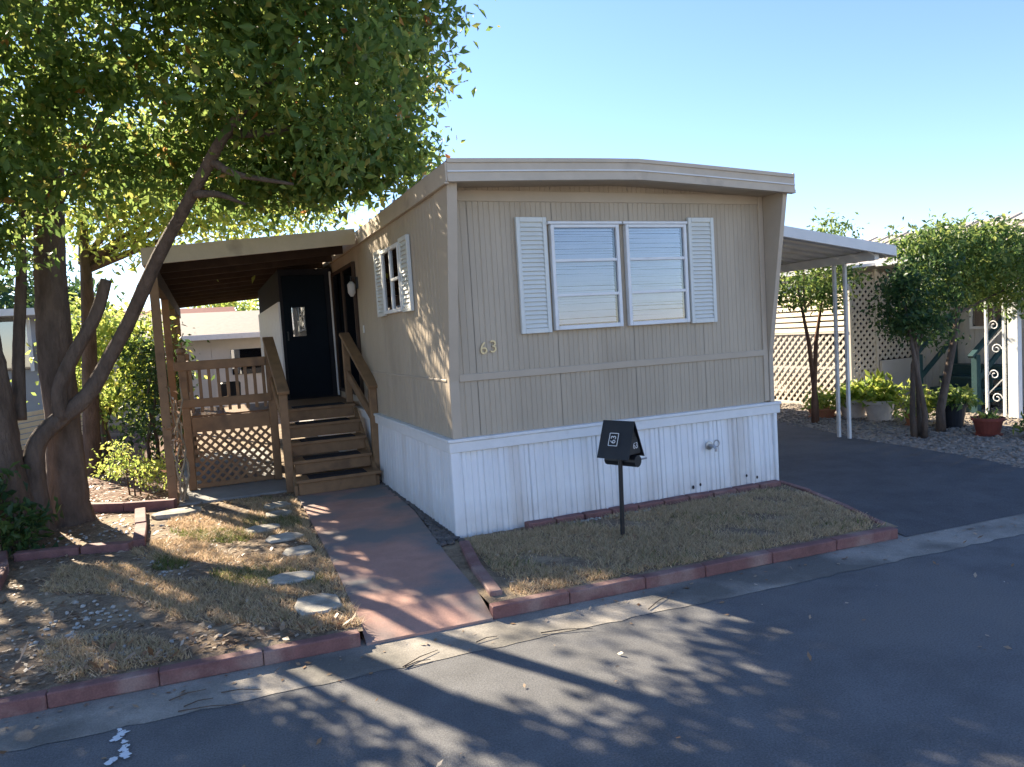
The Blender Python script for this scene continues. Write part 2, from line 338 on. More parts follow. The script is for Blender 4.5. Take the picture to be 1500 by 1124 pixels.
edging('red edging below the mulch bed with the low shrub', [((-3.2,10.75),(-2.3,10.4)),((-2.3,10.4),(-1.66,10.1)),((-1.66,10.1),(-1.0,9.72)),((-1.0,9.72),(-.45,9.48))], h=.13, w=.1, z0=.06)
edging('cracked red edging closing the right side of the tree bed', [((-.82,9.4),(-.76,8.6)),((-.75,8.55),(-.72,7.8))], h=.1, w=.11, z0=.06)
edging('faded red edging at the front of the tree bed', [((-1.76,8.0),(-1.22,7.9)),((-1.2,7.9),(-.78,7.75))], h=.1, w=.11, z0=.06)
edging('rough edging by the dark leafy shrub at the tree foot', [((-1.72,7.0),(-1.78,7.55)),((-1.78,7.57),(-1.9,8.1))], h=.11, w=.11, z0=.06)
# ------------------------------------------------------------------ mobile home
XL, XR, YF, YB = 2.0, 5.66, 6.3, 18.5
home = thing('mobile_home', 'tan single wide mobile home with white ribbed skirting and number 63', 'mobile home', (3.83,12,G))
seams = [XL+.005,2.27,3.11,3.95,4.79,XR-.11]
def ribs(a, b, off, sgn, axis, per=.105, dep=.007):
    """plan profile of shallow V grooves between a and b; axis 'x' lies on y=off, axis 'y' on x=off"""
    p = []; n = max(1,round((b-a)/per)); q = (b-a)/n
    for i in range(n):
        u = a+i*q
        for du, dd in ((0,dep if i else 0),(.010,0),(q*.48,0),(q*.5,dep*.5),(q*.52,0),(q-.010,0)): p.append((u+du, off+sgn*dd))
    p.append((b, off)); return p if axis == 'x' else [(o,u) for u,o in p]
roofz = lambda x: 3.345-.010*(x-3.83)+.075*(1-abs((x-3.83)/1.87)**1.15)          # bowed roof line
for a,b in zip(seams[:-1],seams[1:]):
    MB().ribbed(ribs(a+.003,b-.003,YF,1,'x'),1.555,3.3,top=lambda x,y: roofz(x)-.15).obj('wall_panel','siding',home)
    MB().ribbed(ribs(a+.003,b-.003,YF-.004,1,'x'),.985,1.49).obj('wall_panel','siding',home)
box('belt_moulding','sidetrim',home,XL+.09,XR-.1,YF-.022,YF+.02,1.49,1.555)
box('wall_core','siding',home,XL+.03,XR-.03,YF+.02,YB,.3,3.22,0)
box('frieze_board','sidetrim',home,XL+.1,XR-.1,YF-.012,YF+.015,3.1,3.2)
ys = [YF+.005]+[YF+1.2*i for i in range(1,10)]+[YB]
for a,b in zip(ys[:-1],ys[1:]):
    MB().ribbed(ribs(a+.002,b-.002,XL,1,'y'),1.515,3.2).obj('wall_panel','siding',home)
    MB().ribbed(ribs(a+.002,b-.002,XL-.004,1,'y'),.985,1.5).obj('wall_panel','siding',home)
box('belt_moulding','sidetrim',home,XL-.012,XL+.02,YF+.05,YB,1.496,1.518)
MB().ribbed(ribs(YF,YB,XR,-1,'y'),.9,3.2).obj('side_wall','siding',home)
# front corner fins that carry the roof overhang
for x0,x1,nm in ((XL-.006,XL+.085,'corner_fin'),(XR-.05,XR+.006,'corner_fin')):
    MB().prism([(x0,YF-.03,.985),(x0,YF+.03,.985),(x0,YF+.06,3.2),(x0,5.97,3.2),(x0,YF-.032,1.5)],(x1-x0,0,0)).obj(nm,'sidetrim',home,.004)
box('corner_trim','sidetrim',home,XR-.115,XR-.052,YF-.02,YF+.01,1.0,3.19)
# roof
xs = [1.985+i*(3.715/12) for i in range(13)]
rf = MB(); n = len(xs)
rf.add([(x,5.93,roofz(x)) for x in xs]+[(x,YB+.2,roofz(x)) for x in xs]+[(x,5.93,roofz(x)-.02) for x in xs]+[(x,YB+.2,roofz(x)-.02) for x in xs],
       [(i,i+1,i+1+n,i+n) for i in range(n-1)]+[(i+2*n,i+3*n,i+1+3*n,i+1+2*n) for i in range(n-1)])
roof = rf.obj('roof','roofm',home)
for y in np.arange(6.6,YB,.6):
    MB().add([(x,y+d,roofz(x)+h) for x in xs for d,h in ((-.02,.001),(0,.025),(.02,.001))],[(3*i+j,3*i+j+1,3*i+j+4,3*i+j+3) for i in range(n-1) for j in (0,1)]).obj('roof_seam','roofm',roof)
def fband(name, y0, y1, t, b, m):
    s = MB()
    s.add([(x,y,roofz(x)-h) for x in xs for y,h in ((y0,t),(y1,t),(y1,b),(y0,b))],
          [(4*i+j,4*i+(j+1)%4,4*i+4+(j+1)%4,4*i+4+j) for i in range(n-1) for j in range(4)]+[(0,1,2,3),(4*n-1,4*n-2,4*n-3,4*n-4)])
    s.obj(name,m,home)
fband('fascia_band',5.905,5.93,-.012,.022,'fascia'); fband('fascia_band',5.918,5.94,.0225,.088,'fascia')
fband('fascia_band',5.902,5.93,.0885,.10,'alu'); fband('fascia_band',5.915,5.94,.1005,.165,'fascia'); fband('fascia_lip',5.895,5.96,.1655,.18,'fascia')
fband('soffit',5.945,YF+.02,.14,.155,'siding')
for x0,x1 in ((1.968,1.986),(5.699,5.715)):
    box('eave_fascia','fascia',home,x0,x1,5.92,YB,3.185,3.352)
    box('eave_gutter_lip','fascia',home,x0-.012,x1+.012,5.92,YB,3.17,3.186)

# skirting: white ribbed metal sheets, leaning out a little at the foot
def skirt_prof(a,b):
    p=[]; u=a
    while u < b-.01:
        q=min(.205,b-u)
        for du,dd in ((0,0),(.012,.02),(.05,.02),(.058,.008),(.066,.02),(.098,.02),(.11,0),(.15,0),(.156,.010),(.162,0)):
            if du<q-.002: p.append((u+du,dd))
        u+=.205
    p.append((b,0)); return p
sk = [XL,2.72,3.44,4.16,4.88,XR]
for a,b in zip(sk[:-1],sk[1:]):
    p = skirt_prof(a+.002,b-.002); k=len(p)
    MB().add([(x,YF-.03-d,.06) for x,d in p]+[(x,YF-.006-d,.875) for x,d in p],[(i,i+1,i+1+k,i+k) for i in range(k-1)]).obj('skirt_panel','skirt',home)
ysk = [YF-.01+i*.8 for i in range(16)]
for a,b in zip(ysk[:-1],ysk[1:]):
    k = 7; us=[a+.003+(b-a-.006)*i/6 for i in range(7)]; p=[]
    for i,uu in enumerate(us[:-1]): p += [(uu,0),(uu+.008,.012),(uu+(b-a)/6-.012,.012),(uu+(b-a)/6-.006,0)]
    k=len(p)
    MB().add([(XL-.03-d,u,.06) for u,d in p]+[(XL-.008-d,u,.875) for u,d in p],[(i,i+1,i+1+k,i+k) for i in range(k-1)]).obj('skirt_panel','skirt',home)
MB().ribbed([(XR+.01,YF-.02),(XR+.01,YB)],.06,.9).obj('skirt_panel','skirt',home)
box('skirt_corner','skirt',home,XL-.046,XL+.03,YF-.048,YF-.004,.06,.87,.006); box('skirt_corner','skirt',home,XR-.03,XR+.014,YF-.05,YF-.004,.06,.87,.006)
for nm,z0,z1,d in (('skirt_trim',.862,.955,.055),('skirt_cap',.9555,.985,.068)):
    box(nm,'white',home,XL-d,XR+d,YF-d,YF+.01,z0,z1,.005); box(nm,'white',home,XL-d,XL+.01,YF+.011,YB,z0,z1,.005)
# hose bib and small rust holes in the skirting
fa = MB().lathe((0,0,0),[(.045,0),(.045,.01),(.02,.014),(.018,.05)],14); fa.v=[(4.76+x,YF-.045-z,.61+y) for x,y,z in fa.v]
fb = fa.obj('faucet','steel',home)
MB().tube([(4.76,YF-.08,.61),(4.76,YF-.13,.61),(4.765,YF-.15,.585),(4.765,YF-.15,.56)],.014).obj('spout','steel',fb)
MB().tube([(4.80+.035*math.cos(t),YF-.12,.635+.035*math.sin(t)) for t in [k*math.pi/5 for k in range(11)]],.007,6).obj('wheel_handle','steel',fb)
for x,z,r in ((4.54,.2,.014),(4.63,.215,.012),(5.23,.23,.011),(5.37,.195,.012)):
    s=MB().lathe((0,0,0),[(r,0),(r*.9,.006)],8); s.v=[(x+a,YF-.046-c,z+b*1.5) for a,b,c in s.v]; s.obj('rust_hole','dark',home)
# house number
for ch,x,z in (('6',2.345,1.775),('3',2.44,1.785)):
    text_mesh('digit',ch,.16,.006,'brass',home,(x,YF-.014,z),(1,0,.03),(0,0,1))
# windows
def louvred(x0,x1,z0,z1,n,side=False):
    """shutter: frame of four boards and n angled louvres; side=True puts it on the left wall (x0,x1 are then y)"""
    def tr(s):
        if side: s.v=[(XL-(YF-y)-0.0, x, z) for x,y,z in s.v]
        return s
    o=YF
    sh=tr(MB().box(x0+.03,x1-.03,o-.022,o-.012,z0+.03,z1-.03)).obj('shutter','shutter',home,.0)
    for a,b,c,d in ((x0,x0+.04,z0,z1),(x1-.04,x1,z0,z1),(x0+.0402,x1-.0402,z0,z0+.045),(x0+.0402,x1-.0402,z1-.045,z1)):
        tr(MB().box(a,b,o-.045,o-.006,c,d)).obj('shutter_rail','shutter',sh,.004)
    q=(z1-z0-.1)/n
    for i in range(n):
        z=z0+.05+q*(i+.5)
        tr(MB().add([(x0+.041,o-.040,z-q*.45),(x1-.041,o-.040,z-q*.45),(x1-.041,o-.022,z+q*.5),(x0+.041,o-.022,z+q*.5),(x0+.041,o-.034,z-q*.5),(x1-.041,o-.034,z-q*.5),(x1-.041,o-.017,z+q*.45),(x0+.041,o-.017,z+q*.45)],
             [(0,1,2,3),(7,6,5,4),(0,4,5,1),(3,2,6,7),(0,3,7,4),(1,5,6,2)])).obj('louvre','shutter',sh)
louvred(2.725,3.035,1.885,2.955,24); louvred(4.625,4.94,1.885,2.955,24)
def window(x0,x1,z0,z1,rails):
    o=YF
    wn_=box('window','dark',home,x0+.02,x1-.02,o-.012,o-.004,z0+.02,z1-.02,0)
    for a,b,c,d in ((x0,x0+.035,z0,z1),(x1-.035,x1,z0,z1),(x0+.0352,x1-.0352,z0,z0+.04),(x0+.0352,x1-.0352,z1-.03,z1)):
        MB().box(a,b,o-.065,o-.005,c,d).obj('frame','white',wn_,.004)
    for z in rails: MB().box(x0+.0352,x1-.0352,o-.062,o-.03,z-.014,z+.014).obj('rail','white',wn_,.003)
    MB().box(x0+.03,x1-.03,o-.043,o-.040,z0+.03,z1-.02).obj('pane','glass',wn_)
    bl=MB(); z=z0+.065
    while z<z1-.04:
        q=random.uniform(-.003,.003); e=random.uniform(-.004,.004); h=random.uniform(.0105,.0125); bl.add([(x0+.05,o-.034,z-h+q),(x1-.06,o-.034,z-h+q+e),(x1-.06,o-.018,z+h+q+e),(x0+.05,o-.018,z+h+q)],[(0,1,2,3)]); z+=.0235
    bl.obj('blind','blind',wn_)
    box('drip_cap','white',wn_,x0-.03,x1+.03 if x1<4 else x1+.01,o-.075,o-.002,z1+.002,z1+.028,.004)
window(3.065,3.80,1.90,2.885,[2.225,2.55]); window(3.875,4.585,1.90,2.885,[2.225,2.55])
# side window with its shutters
def sbox(nm,m,p,y0,y1,x0,x1,z0,z1,bv=.003): return MB().box(x0,x1,y0,y1,z0,z1).obj(nm,m,p,bv)
sw=sbox('window','dark',home,7.64,8.4,XL-.010,XL-.004,2.24,2.88,0)
for a,b,c,d in ((7.62,7.66,2.2,2.92),(8.38,8.42,2.2,2.92),(7.6602,8.3798,2.2,2.24),(7.6602,8.3798,2.88,2.92),(8.0,8.025,2.24,2.88),(7.6602,7.9998,2.54,2.57)): sbox('frame','white',sw,a,b,XL-.05,XL-.004,c,d)
sbox('pane','dglass',sw,7.65,8.39,XL-.03,XL-.027,2.23,2.89,0)
sbox('curtain','pale',sw,7.67,7.9,XL-.02,XL-.016,2.26,2.86,0)
louvred(7.26,7.6,2.185,2.95,15,True); louvred(8.44,8.8,2.185,2.95,15,True)
# glazed opening under the awning, wall lamp and switch
gw=sbox('window','dark',home,10.2,11.9,XL-.012,XL-.004,1.2,2.95,0)
for a,b,c,d in ((10.15,10.2,1.15,3.0),(11.9,11.95,1.15,3.0),(10.2002,11.8998,1.15,1.2),(10.2002,11.8998,2.95,3.0),(10.95,11.05,1.2,2.95)): sbox('frame','under',gw,a,b,XL-.05,XL-.004,c,d)
sbox('pane','dglass',gw,10.2,11.9,XL-.034,XL-.03,1.2,2.95,0)
lm=sbox('wall_lamp','black',home,10.02,10.1,XL-.03,XL-.004,2.62,2.78)
MB().lathe((XL-.09,10.06,2.52),[(.02,0),(.05,.05),(.055,.16),(.02,.2)],12).obj('lamp_glass','pale',lm)
MB().tube([(XL-.02,10.06,2.76),(XL-.09,10.06,2.79),(XL-.09,10.06,2.72)],.01,6).obj('lamp_arm','black',lm)
sbox('switch_plate','white',home,9.82,9.88,XL-.012,XL-.003,2.02,2.12)
# extension with the dark blue door at the back of the porch
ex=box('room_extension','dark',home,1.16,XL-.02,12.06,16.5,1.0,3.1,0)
box('extension_side','white',ex,1.13,1.158,12.05,16.5,1.0,2.6,0)
box('extension_trim','white',ex,XL-.06,XL-.03,12.02,12.058,1.07,3.05)
dr=box('door','bluedoor',home,1.2,1.86,12.02,12.055,1.08,3.0)
MB().box(1.32,1.52,12.012,12.018,2.05,2.5).obj('door_pane','dglass',dr)
for a in ((1.29,1.319,2.02,2.53),(1.521,1.55,2.02,2.53)): MB().box(a[0],a[1],12.0,12.019,a[2],a[3]).obj('door_moulding','bluedoor',dr)
MB().tube([(1.24,12.0,2.0),(1.24,11.95,2.0),(1.24,11.95,2.12),(1.24,12.0,2.12)],.012,6).obj('door_handle','black',dr)
# ------------------------------------------------------------------ porch awning
aw=thing('porch_awning','long tan porch awning with dark brown underside left of the home','awning',(-.48,9.7,G))
AX0,AX1,AY0,AY1=-.55,1.93,9.66,19.5
za=lambda x: 2.96+(x-AX0)/(AX1-AX0)*.22
MB().add([(AX0,AY0+.03,za(AX0)+.1),(AX1,AY0+.03,za(AX1)+.1),(AX1,AY1,za(AX1)+.1),(AX0,AY1,za(AX0)+.1)]+[(AX0,AY0+.03,za(AX0)+.12),(AX1,AY0+.03,za(AX1)+.12),(AX1,AY1,za(AX1)+.12),(AX0,AY1,za(AX0)+.12)],
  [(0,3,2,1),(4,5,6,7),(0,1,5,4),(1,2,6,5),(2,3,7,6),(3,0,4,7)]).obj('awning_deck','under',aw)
for i in range(8):
    x=AX0+.02+i*.305
    MB().prism([(x,AY0+.05,za(x)+.122),(x+.05,AY0+.05,za(x+.05)+.17),(x+.25,AY0+.05,za(x+.25)+.17),(x+.298,AY0+.05,za(x+.298)+.122)],(0,AY1-AY0-.05,0)).obj('roof_pan','roofm',aw)
MB().prism([(AX0-.03,AY0,za(AX0)-.01),(AX1,AY0,za(AX1)-.01),(AX1,AY0,za(AX1)+.19),(AX0-.03,AY0,za(AX0)+.19)],(0,.028,0)).obj('front_fascia','fascia',aw,.004)
box('side_fascia','fascia',aw,AX0-.03,AX0,AY0+.029,AY1,2.95,3.14)
for y in (9.75,12.4,15.2,18.2): box('awning_post','wood',aw,AX0+.02,AX0+.12,y-.05,y+.05,G,2.95 if y>9.8 else 2.96)
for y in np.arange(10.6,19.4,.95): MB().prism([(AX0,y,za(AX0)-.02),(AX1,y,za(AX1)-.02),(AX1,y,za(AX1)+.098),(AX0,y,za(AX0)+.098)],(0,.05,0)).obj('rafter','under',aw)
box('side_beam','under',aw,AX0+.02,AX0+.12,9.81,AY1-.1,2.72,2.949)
# ------------------------------------------------------------------ porch deck and steps
dk=thing('porch_steps','brown wooden porch deck with lattice skirt, railing and five steps','porch',(.9,10.3,G))
SX0,SX1=.92,1.86
for k in range(5):
    y=9.1+.3*k; z=G+.192*(k+1)
    box('riser','wood',dk,SX0,SX1,y,y+.025,G+.192*k+(.02 if k else .006),z-.04)
    box('tread','wood',dk,SX0-.02,SX1+.02 if k else SX1+.06,y-.03,y+.3 if k<4 else 10.62,z-.0395,z)
    m_=box('tread_mat','rubber',dk,SX0+.13,SX1-.12,y-.028,y+.25,z+.001,z+.013,.003)
for x in (SX0-.045,SX1+.003):
    MB().prism([(x,9.13,G+.002),(x,10.3,G+.002),(x,10.3,G+.90),(x,9.13,G+.12)],(.04,0,0)).obj('stringer','wood',dk,.003)
for i in range(9):
    y=10.63+i*.15; box('deck_board','wood',dk,-.3,1.12 if y>11.9 else 1.94,y,y+.142,1.03,1.06)
RY=10.42
for x,y,z1 in ((-.27,RY,1.88),(.80,RY,2.0),(-.27,13.0,1.88)): box('newel_post','wood',dk,x-.05,x+.05,y-.05,y+.05,G+.012,z1,.01)
MB().lathe((-.27,RY,1.88),[(.035,0),(.06,.03),(.055,.07),(.02,.09)],12).obj('post_cap','wood',dk)
box('top_rail','wood',dk,-.37,.745,RY-.075,RY-.052,1.67,1.79,.006); box('bottom_rail','wood',dk,-.35,.79,RY-.075,RY-.052,1.19,1.30,.006)
for i in range(9):
    x=-.185+i*.112; box('baluster','wood',dk,x-.02,x+.02,RY-.05,RY-.012,1.12,1.72)
box('rim_board','wood',dk,-.215,.745,RY-.04,RY,.86,1.055)
lattice(dk,(-.215,RY-.02,.13),(1,0,0),(0,0,1),.96,.73,.115,.034,.012,'wood')
box('lattice_rail','wood',dk,-.215,.745,RY-.045,RY-.03,.13,.19)
box('side_apron','wood',dk,-.31,-.28,RY+.06,12.9,.3,1.02)
for y in np.arange(RY+.2,12.9,.16): box('baluster','wood',dk,-.29,-.25,y,y+.04,1.12,1.72)
box('top_rail','wood',dk,-.31,-.23,RY+.06,12.94,1.72,1.77); box('bottom_rail','wood',dk,-.30,-.24,RY+.06,12.94,1.2,1.28)
# stair rails
for x,top in ((.85,1.36),(1.945,1.34)):
    box('newel_post','wood',dk,x-.048,x+.048,9.34,9.44,G+.012 if x<1 else .16,top,.008)
    if x>1: box('newel_post','wood',dk,x-.16,x-.07,10.36,10.45,1.07,2.0,.008)
    dx = -.04 if x<1 else -.115
    beam('hand_rail','wood',dk,(x,9.28,top-.02),(x+dx,10.46,2.03),.14,.045,.006)
    beam('mid_rail','wood',dk,(x,9.45,top-.42),(x+dx,10.36,1.46),.04,.12,.005)
# bits on the porch
o=tag(MB().lathe((.35,12.9,1.061),[(.12,0),(.16,.05),(.17,.3),(.15,.32),(.13,.28)],16).obj('plant_pot','potk'),'dark plant pot on the porch deck behind the railing','pot')
# dry vine trailing on the front awning post
vn=MB()
for k in range(4):
    vn.tube([(AX0+.16+.05*math.sin(i*1.1+k*1.7)+.02*k,9.74+.05*math.cos(i*.9+k),.1+i*.155) for i in range(9+k%2)],[.016-.001*i for i in range(9+k%2)],5)
vt=thing('dry_vine','dry twisted vine stems climbing the front awning post','vine',(AX0+.16,9.74,G)); vn.obj('stem','vine',vt)
v,f=leaves(np.array([AX0+.16,9.72,.9])+rng.normal(size=(70,3))*np.array([.06,.05,.45]),.07); rawmesh("dry_leaves",v,f,"litter",vt)["kind"]="stuff"
# ------------------------------------------------------------------ carport awning on the right
cp=thing('carport_awning','white ribbed metal carport awning on paired slim posts over the driveway','carport',(8.59,8.0,.07))
CX0,CX1,CY0,CY1=5.82,8.78,7.3,16
zc=lambda x: 3.10-(x-CX0)/(CX1-CX0)*.42
i=0; y=CY0+.03
while y<CY1:
    MB().add([(x,yy,zc(x)+h) for x in (CX0,CX1) for yy,h in ((y,.06),(y+.02,.0),(y+.14,.0),(y+.16,.06),(y+.298,.06))],[(j,j+1,j+6,j+5) for j in range(4)]).obj('roof_pan','alu',cp); y+=.3
MB().prism([(CX0,CY0,zc(CX0)-.06),(CX1+.02,CY0,zc(CX1)-.06),(CX1+.02,CY0,zc(CX1)+.08),(CX0,CY0,zc(CX0)+.08)],(0,.03,0)).obj('front_fascia','alu',cp,.005)
box('side_gutter','alu',cp,CX1,CX1+.05,CY0+.031,CY1,zc(CX1)-.06,zc(CX1)+.07)
box('carport_beam','alu',cp,8.5,8.58,CY0+.1,CY1,zc(8.55)-.125,zc(8.55)-.005)
for y in (7.95,8.14,11.6,11.8,15.4): MB().box(8.515,8.56,y-.022,y+.022,.07,zc(8.55)-.126).obj('carport_post','alu',cp,.004)
# ------------------------------------------------------------------ mailbox
mb=thing('mailbox','black A-frame mailbox numbered 63 on a thin post in the grass strip','mailbox',(3.22,5.48,G))
MB().tube([(3.22,5.48,.06),(3.235,5.48,.82)],.02,10).obj('post','black',mb,smooth=False)
th=math.radians(66); ax=Vector((-math.cos(th),math.sin(th),0)); cr=Vector((math.sin(th),math.cos(th),0)); O=Vector((3.33,5.40,.80)); up=Vector((0,0,1))
def P(a,c,h): return O+ax*a+cr*c+up*h
bd=MB().prism([P(0,-.095,0),P(0,.095,0),P(0,0,.25)],ax*.29).obj('body','black',mb,.004)
for s in (-1,1):
    MB().prism([P(-.02,s*.115,-.03),P(-.02,s*.006,.27),P(-.02,s*.0,.287),P(-.02,s*.125,-.03)],ax*.33).obj('roof_panel','black',mb)
MB().prism([P(-.008,-.085,.012),P(-.008,.085,.012),P(-.008,.03,.15),P(-.008,-.03,.15)],ax*.007).obj('door','black',mb)
MB().tube([P(-.02,.02,-.06),P(.3,.02,-.06)],.052,14).obj('newspaper_tube','black',mb)
MB().tube([P(-.02,.07,-.05),P(-.05,.11,-.045)],.008,6).obj('latch','steel',mb)
text_mesh('door_number','63',.075,.001,'white',mb,P(-.011,.005,.075),cr,up)
sl_n=(-cr*.312+up*.14).normalized(); sd=Vector((P(0,-.006,.295)-P(0,-.14,-.03))).normalized()
text_mesh('roof_number','63',.075,.001,'white',mb,P(.15,-.075,.13)+(-cr*.30+up*.12).normalized()*.012,sd,ax)
fr=MB(); c0=P(.15,-.075,.13)+(-cr*.30+up*.12).normalized()*.012
for s in (-1,1): fr.beam(c0+ax*.045*s-sd*.055,c0+ax*.045*s+sd*.055,.006,.002,up=(-cr*.325+up*.135)); fr.beam(c0+sd*.055*s-ax*.045,c0+sd*.055*s+ax*.045,.006,.002,up=(-cr*.325+up*.135))
fr.obj('roof_number_border','white',mb)
# ------------------------------------------------------------------ stepping stones
where=['nearest the gutter','second from the gutter','third from the gutter','fourth from the gutter','fifth from the gutter','second from the porch pad','beside the porch pad']
for k,(x,y,sx,sy) in enumerate([(a,b,c*.82,d*.78) for a,b,c,d in [(.58,5.2,.2,.26),(.5,5.92,.23,.17),(.62,6.66,.17,.2),(.55,7.24,.23,.17),(.42,7.72,.22,.18),(.6,8.3,.19,.22),(.62,8.76,.2,.2)]]):
    nn=7; ph=random.random()*.6; poly=[]
    for i in range(nn):
        t=2*math.pi*i/nn+ph; r=random.uniform(.86,1.12); poly.append((x+sx*r*math.copysign(abs(math.cos(t))**.75,math.cos(t)),y+sy*r*math.copysign(abs(math.sin(t))**.75,math.sin(t)),.085))
    tag(MB().prism(poly,(0,0,.03)).obj('stepping_stone','stone',bevel=.01),'flat grey stepping stone in the left lawn, '+where[k],'stepping stone','stepping stones along the walkway')
tag(MB().prism([(-.41+.26*math.cos(t)*random.uniform(.9,1.1),9.05+.17*math.sin(t)*random.uniform(.9,1.1),.085) for t in [k*math.pi/5 for k in range(10)]],(0,0,.05)).obj('stepping_stone','stone',bevel=.01),'oval pale stone at the foot of the awning post','stepping stone')
# ------------------------------------------------------------------ big tree
big=thing('shade_tree','large multi-trunk broadleaf shade tree standing over the left yard','tree',(-1.75,9.2,G))
MB().bark([(-2.02,8.95,-.05),(-2.03,8.97,.25),(-2.06,9.0,1.0),(-2.12,9.05,2.2),(-2.2,9.2,3.4),(-2.4,9.4,5.0),(-2.5,9.5,6.6)],[.40,.27,.235,.21,.18,.12,.05],28).obj('trunk','bark',big,smooth=True)
MB().bark([(-1.55,9.5,-.05),(-1.53,9.5,.3),(-1.51,9.5,1.2),(-1.50,9.5,2.4),(-1.42,9.5,3.6),(-1.2,9.4,5.2),(-1.0,9.3,6.8)],[.33,.205,.175,.165,.14,.10,.04],28).obj('trunk','bark',big,smooth=True)
limb=[(-1.76,9.15,.0),(-1.76,9.12,.6),(-1.68,9.1,1.08),(-1.2,9.1,1.50)]+[tuple(pt(x,y,Y=Y)) for x,y,Y in ((160,525,9.05),(187,475,8.9),(230,380,8.5),(268,310,8.1),(303,245,7.7),(328,200,7.4),(375,140,7.2),(440,80,7.1))]
MB().bark(limb,[.16,.105,.092,.08,.076,.071,.064,.059,.055,.047,.034,.018]).obj('limb','bark',big,smooth=True)
MB().bark([(-1.45,9.1,1.28),(-1.44,9.05,1.6),(-1.28,9.05,1.95),(-1.04,9.05,2.35),(-.9,9.05,2.74)],[.085,.075,.068,.062,.055]).obj('limb','bark',big,smooth=True)
MB().bark([(-1.86,9.2,1.3),(-1.82,9.3,2.0),(-1.72,9.3,2.8),(-1.6,9.2,3.8)],[.07,.06,.05,.025],14).obj('limb','bark',big,smooth=True)
for a,b,c in ((pt(310,235,Y=7.62),pt(345,255,Y=7.5),pt(430,270,Y=7.4)),(pt(285,285,Y=7.9),pt(320,285,Y=7.8),pt(360,300,Y=7.8)),(pt(330,196,Y=7.4),pt(420,190,Y=7.5),pt(540,150,Y=7.6)),((-1.45,9.5,3.4),(-.9,9.2,4.3),(-.3,8.6,5.2)),((-2.2,9.2,3.4),(-2.8,8.6,4.3),(-3.6,8.2,5.0)),((-1.3,9.4,4.6),(-1.2,8.2,5.6),(-1.0,7.2,6.2)),((-2.35,9.3,4.7),(-2.2,10.4,5.8),(-2.0,11.2,6.3))):
    MB().bark([a,b,c],[.045,.032,.012],10).obj('branch','bark',big,smooth=True)
lobes=[(-.3,7.0,6.3,3.0,2.0,2.3),(.95,7.2,4.55,1.15,1.2,1.15),(1.45,8.3,4.3,.95,.9,.75),(2.0,8.0,5.3,.9,1.0,1.0),(.5,8.4,4.15,.9,.7,.65),(-.1,8.1,4.6,1.1,.8,.8),(-1.3,8.1,4.3,1.0,.8,.85),(-2.3,8.0,3.9,1.3,1.3,1.25),(1.35,7.4,5.5,1.15,1.3,1.2),(-1.75,8.0,3.25,.7,.6,.55),(-3.6,9.6,4.6,1.5,1.6,1.7),(.9,9.0,4.15,.8,.6,.5),(2.2,8.6,4.3,.6,.6,.6),(1.9,8.8,3.95,.45,.5,.35),(2.4,8.4,5.0,.6,.7,.7),(1.25,8.5,3.85,.75,.55,.42),(.35,8.5,3.75,.8,.55,.36),(1.75,8.7,4.1,.45,.45,.45),(-4.2,7.6,5.6,1.6,1.8,1.9)]
kp=lambda p:(~((p[:,0]>1.7)&(p[:,2]<3.5)))&(p[:,2]>2.6)&~((p[:,2]<3.3)&(p[:,1]>9.5)&(p[:,0]>-.6))
pts=cloud(lobes,720,.15,.3,kp)
low=[(2.2,8.6,4.3,.6,.6,.6),(1.85,8.8,3.9,.45,.5,.35),(1.25,8.5,3.8,.75,.55,.42),(.35,8.5,3.75,.8,.55,.36),(.9,9.0,4.15,.8,.6,.5),(1.6,8.6,4.0,.5,.45,.4),(-.6,8.4,3.75,.7,.55,.35),(2.3,8.5,3.95,.45,.5,.38),(1.5,8.9,3.65,.6,.5,.3),(-1.9,8.2,3.2,.6,.5,.45),(-2.5,8.4,3.1,.6,.6,.5)]
pts=np.concatenate([pts,cloud(low,1500,.15,.2,kp)])
v,f=leaves(pts,.105,.5,.5,.4); rawmesh('crown',v,f,'leaf',big)
print('big tree leaves',len(pts))
# lighter tree behind the awning and others beyond
def tree(name,label,loc,h,lobes,per,lm,size,bark='bark',stems=1,cat='tree',group=None,r=.09,clump=.22):
    t=thing(name,label,cat,loc,group); L=Vector(loc)
    for s in range(stems):
        a=2*math.pi*s/stems+.6; o=Vector((math.cos(a),math.sin(a),0))*(.07 if stems>1 else 0)
        lx,ly,lz=lobes[s%len(lobes)][:3]
        e=Vector((lx,ly,lz))
        mid=(L+o).lerp(e,.5)+Vector((random.uniform(-.08,.08),random.uniform(-.08,.08),h*.08))
        MB().tube([L+o-Vector((0,0,.05)),L+o*1.3+Vector((0,0,.3)),mid,e],[r,r*.8,r*.62,r*.25],9).obj('trunk',bark,t,smooth=True)
    for lx,ly,lz,*_ in lobes[:5]:
        c_=L.lerp(Vector(lobes[0][:3]),.6); c_.z=max(c_.z,min(lz*.8,c_.z+.6)); MB().tube([c_,Vector((lx,ly,lz))],[r*.4,r*.12],6).obj('branch',bark,t)
    v,f=leaves(cloud(lobes,per,clump,.4),size); rawmesh('crown',v,f,lm,t); return t
tree('broadleaf_tree','pale green tree rising behind the porch awning',(-1.75,13.2,G),5,[(-1.5,12.9,4.5,1.0,1.0,.8),(-.1,12.6,4.3,1.1,1.0,.7),(.9,12.9,4.5,1.0,.9,.6),(-.2,13.2,5.3,1.2,1.0,.7),(.6,12.4,4.05,.9,.8,.45),(1.6,12.3,4.35,.8,.8,.6),(-.9,12.4,3.9,.7,.7,.5)],750,'leafl',.12,r=.16,clump=.32)
